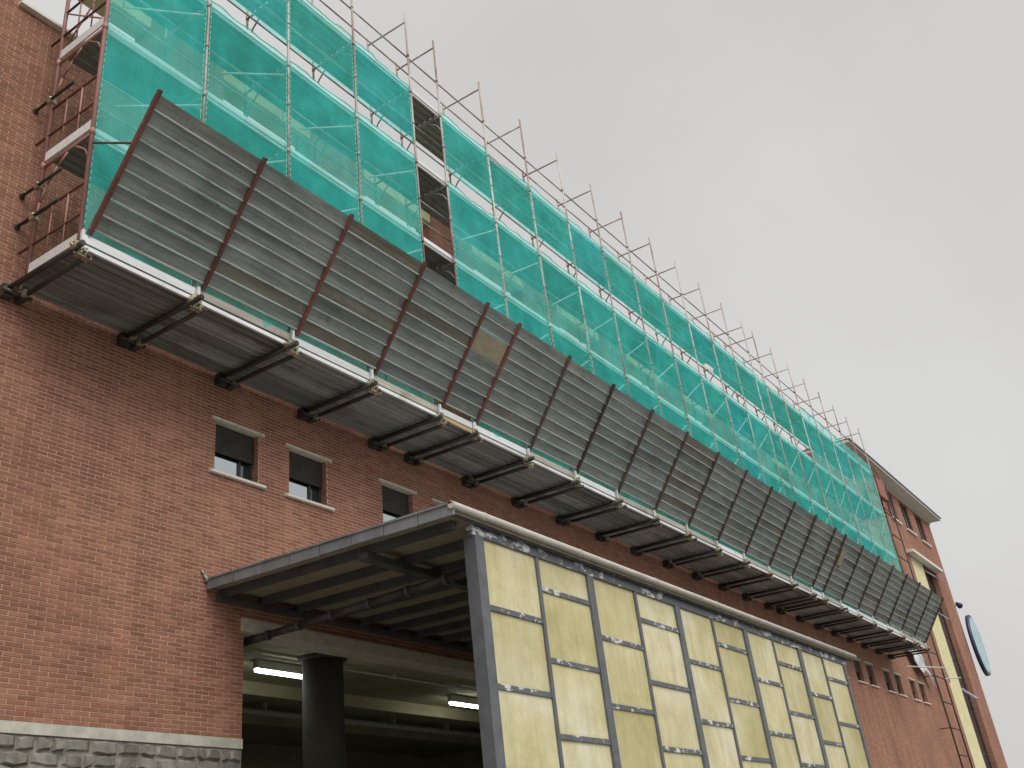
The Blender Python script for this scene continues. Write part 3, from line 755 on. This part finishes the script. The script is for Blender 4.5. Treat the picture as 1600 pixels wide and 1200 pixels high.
mb = MB(); mb.box(-0.15, 0.0, -0.13, -0.012, -0.18, -0.005); mb.tube((-0.2, -0.16, -0.12), (0.22, -0.16, -0.12), 0.026, 8); mb.box(0.06, 0.15, -0.2, -0.012, -0.18, -0.07); wall_me = mb.mesh('wall_socket', M['steel_dark'])
mb = MB()
for (dx, dy, dz, s) in ((-0.05, -1.5, -0.03, .05), (0.02, -1.46, -0.09, .045), (0.10, -1.5, -0.12, .045), (-0.01, -1.53, 0.02, .035), (0.06, -1.52, -0.05, .03)):
    mb.box(dx - s, dx + s, dy - s, dy + s, dz - s * .8, dz + s * .8); mb.tube((dx - s * 1.6, dy, dz), (dx + s * 1.6, dy, dz), s * .35, 6); mb.tube((dx, dy - s * 1.5, dz + .01), (dx, dy + s * 1.5, dz + .01), s * .35, 6)
cpl_me = mb.mesh('coupler', M['coupler'])
mb = MB(); mb.box(-0.02, 0.02, -1.53, -1.49, 0.02, 0.24); brk_me = mb.mesh('fan_bracket', M['edge'])
mb = MB()
for (dx, dy, dz, s) in ((-0.04, -0.2, -0.06, .045), (0.08, -0.22, -0.13, .04)):
    mb.box(dx - s, dx + s, dy - s, dy + s, dz - s, dz + s)
cpi_me = mb.mesh('coupler', M['coupler'])
for i, x in enumerate(FX):
    o = plk('cantilever_bracket', wall_me, (x, 0, BASE))
    for me, nm in ((tA, 'cantilever_tube'), (tB, 'cantilever_tube'), (cpl_me, 'coupler'), (cpi_me, 'coupler'), (brk_me, 'fan_bracket')):
        q = link(nm, me, o)
        if nm == 'cantilever_tube': q.location = (r.uniform(-.012, .012), r.uniform(-.09, .03), r.uniform(-.008, .008)); q.rotation_euler = (0, 0, r.uniform(-.012, .012))
        elif nm == 'coupler': q.location = (r.uniform(-.02, .02), r.uniform(-.02, .02), r.uniform(-.015, .015)); q.rotation_euler = (0, 0, r.uniform(-.02, .02)); q.scale = (r.uniform(.85, 1.1), 1, 1)
        else: q.rotation_euler = (0, r.uniform(-.05, .05) * 0, r.uniform(-.01, .01)); q.scale = (1, 1, r.uniform(.8, 1.05))

# ------------------------------------------------------------------ protective fan of sheets
fan = thing('debris_fan', 'sloping debris fan of grey metal planks on red ribs along the platform edge', 'debris fan', (FX[0], -1.5, 7.15))
foff = fan.location.copy()
FB, FT = Vector((0, -1.51, 7.20)), Vector((0, -2.62, 8.72))
FS = (FT - FB); FL = FS.length; FD = FS.normalized(); FN = Vector((0, FD.z, -FD.y)) * -1     # outward and down
NP = 9; PW = FL / NP
def fan_plank(ln):
    mb = MB()
    prof = [(0, -0.012), (PW + 0.004, -0.012), (PW + 0.004, 0.0), (PW * 0.5 + .012, -0.005), (PW * 0.5, -0.005), (PW * 0.5 - .012, -0.004), (0.030, 0.0), (0.022, 0.018), (0.008, 0.018), (0, 0)]
    mb.prism_x(prof, 0.0, ln)
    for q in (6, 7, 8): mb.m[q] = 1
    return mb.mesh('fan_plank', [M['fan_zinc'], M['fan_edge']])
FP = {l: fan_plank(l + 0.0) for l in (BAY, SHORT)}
ang = math.atan2(FD.z, FD.y)
# local profile: y along the slope, z away from the street; rotate about X
for b in range(NB):
    x = FX[b] + 0.10; ln = BAY if FX[b + 1] - FX[b] > 1.5 else SHORT
    bt = r.uniform(-0.004, 0.004)
    for k in range(NP):
        p = FB + FD * (PW * k) - FN * (0.004 + bt) + Vector((x - 0.01 + r.uniform(-.03, .012), 0, 0)) + FD * r.uniform(-.008, .008)
        if ln == SHORT and b == GAP and k in (5, 6):
            continue
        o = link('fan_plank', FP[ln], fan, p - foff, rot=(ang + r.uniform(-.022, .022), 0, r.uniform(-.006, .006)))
    if b == GAP:
        mb = MB(); mb.box(0.05, SHORT - 0.06, PW * 5 + 0.01, PW * 7 - 0.01, -0.012, 0.006)
        o = build('plywood_patch', mb, M['plywood'], fan); o.location = FB + Vector((x, 0, 0)) - foff; o.rotation_euler = (ang, 0, 0)
    if b == 16:
        mb = MB(); mb.box(0.12, 0.5, PW * 4.5, PW * 7, 0.027, 0.04)
        o = build('plywood_patch', mb, M['plywood'], fan); o.location = FB + Vector((x, 0, 0)) - foff; o.rotation_euler = (ang, 0, 0)
mb = MB(); mb.box(-0.026, 0.026, -0.07, FL + 0.05, 0.029, 0.042); mb.box(-0.026, -0.016, -0.07, FL + 0.05, -0.02, 0.029); rib_me = mb.mesh('rib', M['red']); rib2_me = mb.mesh('rib', M['rib_dark'])
for i, x in enumerate(FX):
    link('rib', rib_me if i < 6 else rib2_me, fan, FB + Vector((x + 0.10, 0, 0)) - foff, rot=(ang, 0, 0))
    mb = MB(); mb.tube((x + 0.10, FB.y + FD.y * FL * .62, FB.z + FD.z * FL * .62 + .03), (x + 0.02, YO - 0.01, 8.55), 0.016, 6)
    o = build('stay', mb, M['red'], fan); o.location = -foff

# ------------------------------------------------------------------ green netting
def net_panel(ln, z0, z1, seed, hem_top=True, scallop=0.0, notch=False):
    mb = MB(); nx, nz = 20, max(9, int((z1 - z0) * 9)); rr = random.Random(seed)
    for j in range(nz + 1):
        for i in range(nx + 1):
            u, v = i / nx, j / nz
            z = z0 + (z1 - z0) * v
            if v == 1: z -= 0.05 * math.sin(math.pi * u) * rr.uniform(.6, 1.2)
            if v == 0: z += scallop * (4 * u * (1 - u) - 1) * -1 + rr.uniform(-.012, .012) * (1 if scallop else 0)
            bul = math.sin(math.pi * u) * (0.5 + 0.5 * math.sin(v * 5 + seed))
            y = -0.004 - 0.035 * bul + (0.05 * noise.noise(Vector((u * 3.1 + seed * 7, v * (z1 - z0) * 1.6, seed))) + 0.03 * noise.noise(Vector((u * 8 + v * 6 + seed, v * (z1 - z0) * 3.5 - u * 4, seed + 5)))) * min(1.0, 3 * math.sin(math.pi * u))
            mb.v.append((u * ln, y, z))
    for j in range(nz):
        for i in range(nx):
            if notch and i < 6 and j < 2: continue
            a = j * (nx + 1) + i
            mb.f.append((a, a + 1, a + nx + 2, a + nx + 1)); mb.m.append(0); mb.smooth.append(True)
    if hem_top:
        for i in range(nx):
            p = Vector(mb.v[nz * (nx + 1) + i]); q = Vector(mb.v[nz * (nx + 1) + i + 1]); mb.tube(p, q, 0.008, 5, 1)
    for i in (0, nx):
        for j in range(nz):
            a = Vector(mb.v[j * (nx + 1) + i]); b = Vector(mb.v[(j + 1) * (nx + 1) + i]); o = Vector((0.05 if i == 0 else -0.05, -0.004, 0))
            mb.tube(a + o, b + o, 0.007, 4, 1)
        for j in range(1, nz, 3):
            a = Vector(mb.v[j * (nx + 1) + i]); mb.tube(a + Vector((0.05 if i == 0 else -0.05, -0.004, 0)), a + Vector((0, -0.03, 0.02)), 0.005, 4, 1)
    return mb.mesh('net_panel', [M['net'], M['net_hem']])
NLOW = {(l, s): net_panel(l, 7.02 - BASE, 12.62 - BASE, s) for l in (BAY, SHORT) for s in range(5)}
NUP = {(l, s): net_panel(l, 12.93 - BASE, 14.50 - BASE, s + 11, True, 0.03) for l in (BAY, SHORT) for s in range(5)}
NTALL = {s: net_panel(BAY, 7.02 - BASE, 14.8 - BASE, s + 23) for s in range(3)}
nets = [thing('debris_netting', 'green debris netting on the scaffolding, left of the open narrow bay', 'netting', (FX[0], YO + 0.012, BASE)),
        thing('debris_netting', 'green debris netting on the scaffolding, right of the open narrow bay', 'netting', (FX[GAP + 1], YO + 0.012, BASE))]
for b in range(NB):
    if b == GAP: continue
    t = nets[0 if b < GAP else 1]; x = FX[b]; ln = BAY if FX[b + 1] - x > 1.5 else SHORT
    at = (x - t.location.x, r.uniform(-.008, .004), 0)
    if b >= 18:
        link('net_panel', NTALL[b % 3], t, at); continue
    link('net_panel', NLOW[(ln, b % 5)], t, at)
    if b == 12:
        mb = MB(); mb.v += [(0.25, -0.06, 6.0), (1.05, -0.06, 6.03), (1.15, -0.06, 6.22), (0.6, -0.06, 6.2), (0.25, -0.056, 6.0), (1.05, -0.056, 6.03), (1.15, -0.056, 6.22), (0.6, -0.056, 6.2)]
        for q in ((0, 1, 2, 3), (7, 6, 5, 4), (0, 4, 5, 1), (1, 5, 6, 2), (2, 6, 7, 3), (3, 7, 4, 0)): mb.f.append(q); mb.m.append(0); mb.smooth.append(False)
        build('white_patch', mb, M['edge'], t, at)
    link('net_panel', NUP[(ln, (b * 2) % 5)], t, (at[0], at[1], r.uniform(-.03, .03)))

# ------------------------------------------------------------------ things by the far end
t = thing('ladder_tower', 'slim ladder scaffold standing against the brick wall beside the cream strip', 'ladder', (50.9, -0.45, STREET))
for x in (0, 1.9):
    mb = MB(); mb.tube((x, 0, 0.05), (x, 0, 15.9 - STREET), 0.035, 8); build('stile', mb, M['steel_dark'], t)
for k in range(16):
    mb = MB(); z = 0.6 + k * 1.08; mb.tube((0, 0, z), (1.9, 0, z), 0.028, 6); build('rung', mb, M['steel_dark'], t)
    if k % 2:
        mb = MB(); mb.tube((0, 0, z), (0, 0.43, z), 0.02, 6); build('wall_tie', mb, M['steel_dark'], t)
h = thing('hoist_frame', 'small red hoist frame at the head of the ladder scaffold', 'hoist', (49.5, -0.75, 14.55))
mb = MB(); mb.prism_x([(0, 0), (0.0, 0.95), (0.06, 1.0), (0.22, 1.0), (0.22, 0.06), (0.16, 0)][::-1], 0.1, 1.5); build('red_panel', mb, M['hoist_red'], h)
for x in (0.05, 1.55):
    mb = MB(); mb.tube((x, 0.1, -0.6), (x, 0.1, 1.6), 0.035, 8); build('frame_post', mb, M['hoist_red'], h)
mb = MB(); mb.tube((0.05, 0.1, 1.45), (1.55, 0.1, 1.45), 0.03, 8); build('frame_rail', mb, M['hoist_red'], h)
mb = MB(); mb.tube((0.05, 0.1, -0.5), (1.55, 0.1, -0.5), 0.03, 8); build('frame_rail', mb, M['hoist_red'], h)

# pale plastic sheet hanging below the platform end, and the loose tubes beside it
mb = MB(); nx, nz = 10, 12
for j in range(nz + 1):
    for i in range(nx + 1):
        u, v = i / nx, j / nz
        mb.v.append((2.6 * u * (1 - 0.35 * v) + 1.5 * v, -0.12 - 0.16 * noise.noise(Vector((u * 4, v * 4, 2))) - 0.1 * v, -1.25 * v + 0.25 * math.sin(u * 5)))
for j in range(nz):
    for i in range(nx):
        a = j * (nx + 1) + i; mb.f.append((a, a + 1, a + nx + 2, a + nx + 1)); mb.m.append(0); mb.smooth.append(True)
o = build('plastic_sheet', mb, M['plastic_sheet'], None, (48.2, -0.05, 7.7)); tag(o, 'crumpled pale plastic sheet hanging on the wall below the far end of the platform', 'sheet')
m_ = o.modifiers.new('thickness', 'SOLIDIFY'); m_.thickness = 0.004
o = MB(); o.tube((43.6, -1.0, 6.1), (52.8, -0.62, 7.06), 0.03, 8); o.tube((52.0, -0.62, 6.5), (55.6, -0.62, 6.9), 0.025, 8); o.tube((52.7, -0.64, 6.4), (52.7, -0.64, 7.2), 0.03, 8)
o = build('loose_tube', o, M['lamp_body']); tag(o, 'pale loose scaffold tubes crossing the ladder scaffold below the platform', 'tube')
# oval sign on the corner
s = thing('oval_sign', 'pale blue oval sign with a dark rim high on the far corner of the building', 'sign', (XR + 0.02, -0.3, 9.6))
mb = MB(); mb.v += []
def disc(mb, r0, yw, x0, x1):
    n = 32
    for x_ in (x0, x1):
        for i in range(n):
            a = 2 * math.pi * i / n; mb.v.append((r0 * math.cos(a), x_, r0 * 1.25 * math.sin(a)))
    for i in range(n):
        j = (i + 1) % n; mb.f.append((i, j, n + j, n + i)); mb.m.append(0); mb.smooth.append(True)
    mb.f.append(tuple(reversed(range(n)))); mb.f.append(tuple(range(n, 2 * n))); mb.m += [0, 0]; mb.smooth += [False, False]
mb = MB(); disc(mb, 1.32, 0, -0.09, 0.09); build('rim', mb, M['navy'], s, (1.05, 0, 0))
mb = MB(); disc(mb, 1.2, 0, -0.12, -0.091); build('sign_face', mb, M['blue'], s, (1.05, 0, 0))
mb = MB(); mb.box(-0.1, 0.25, -0.04, 0.04, 0.2, 0.3); mb.box(-0.1, 0.25, -0.04, 0.04, -0.3, -0.2); build('sign_bracket', mb, M['steel_dark'], s)
c = thing('corner_lamp', 'small dark floodlight on an arm at the far corner above the oval sign', 'lamp', (XR, 0.1, 11.7))
mb = MB(); mb.tube((0, 0, 0), (0.6, -0.1, 0.08), 0.035, 8); build('arm', mb, M['navy'], c)
mb = MB(); mb.tube((0.55, -0.1, 0.2), (0.85, -0.2, 0.08), 0.08, 10, r1=0.17); build('lamp_head', mb, M['navy'], c)
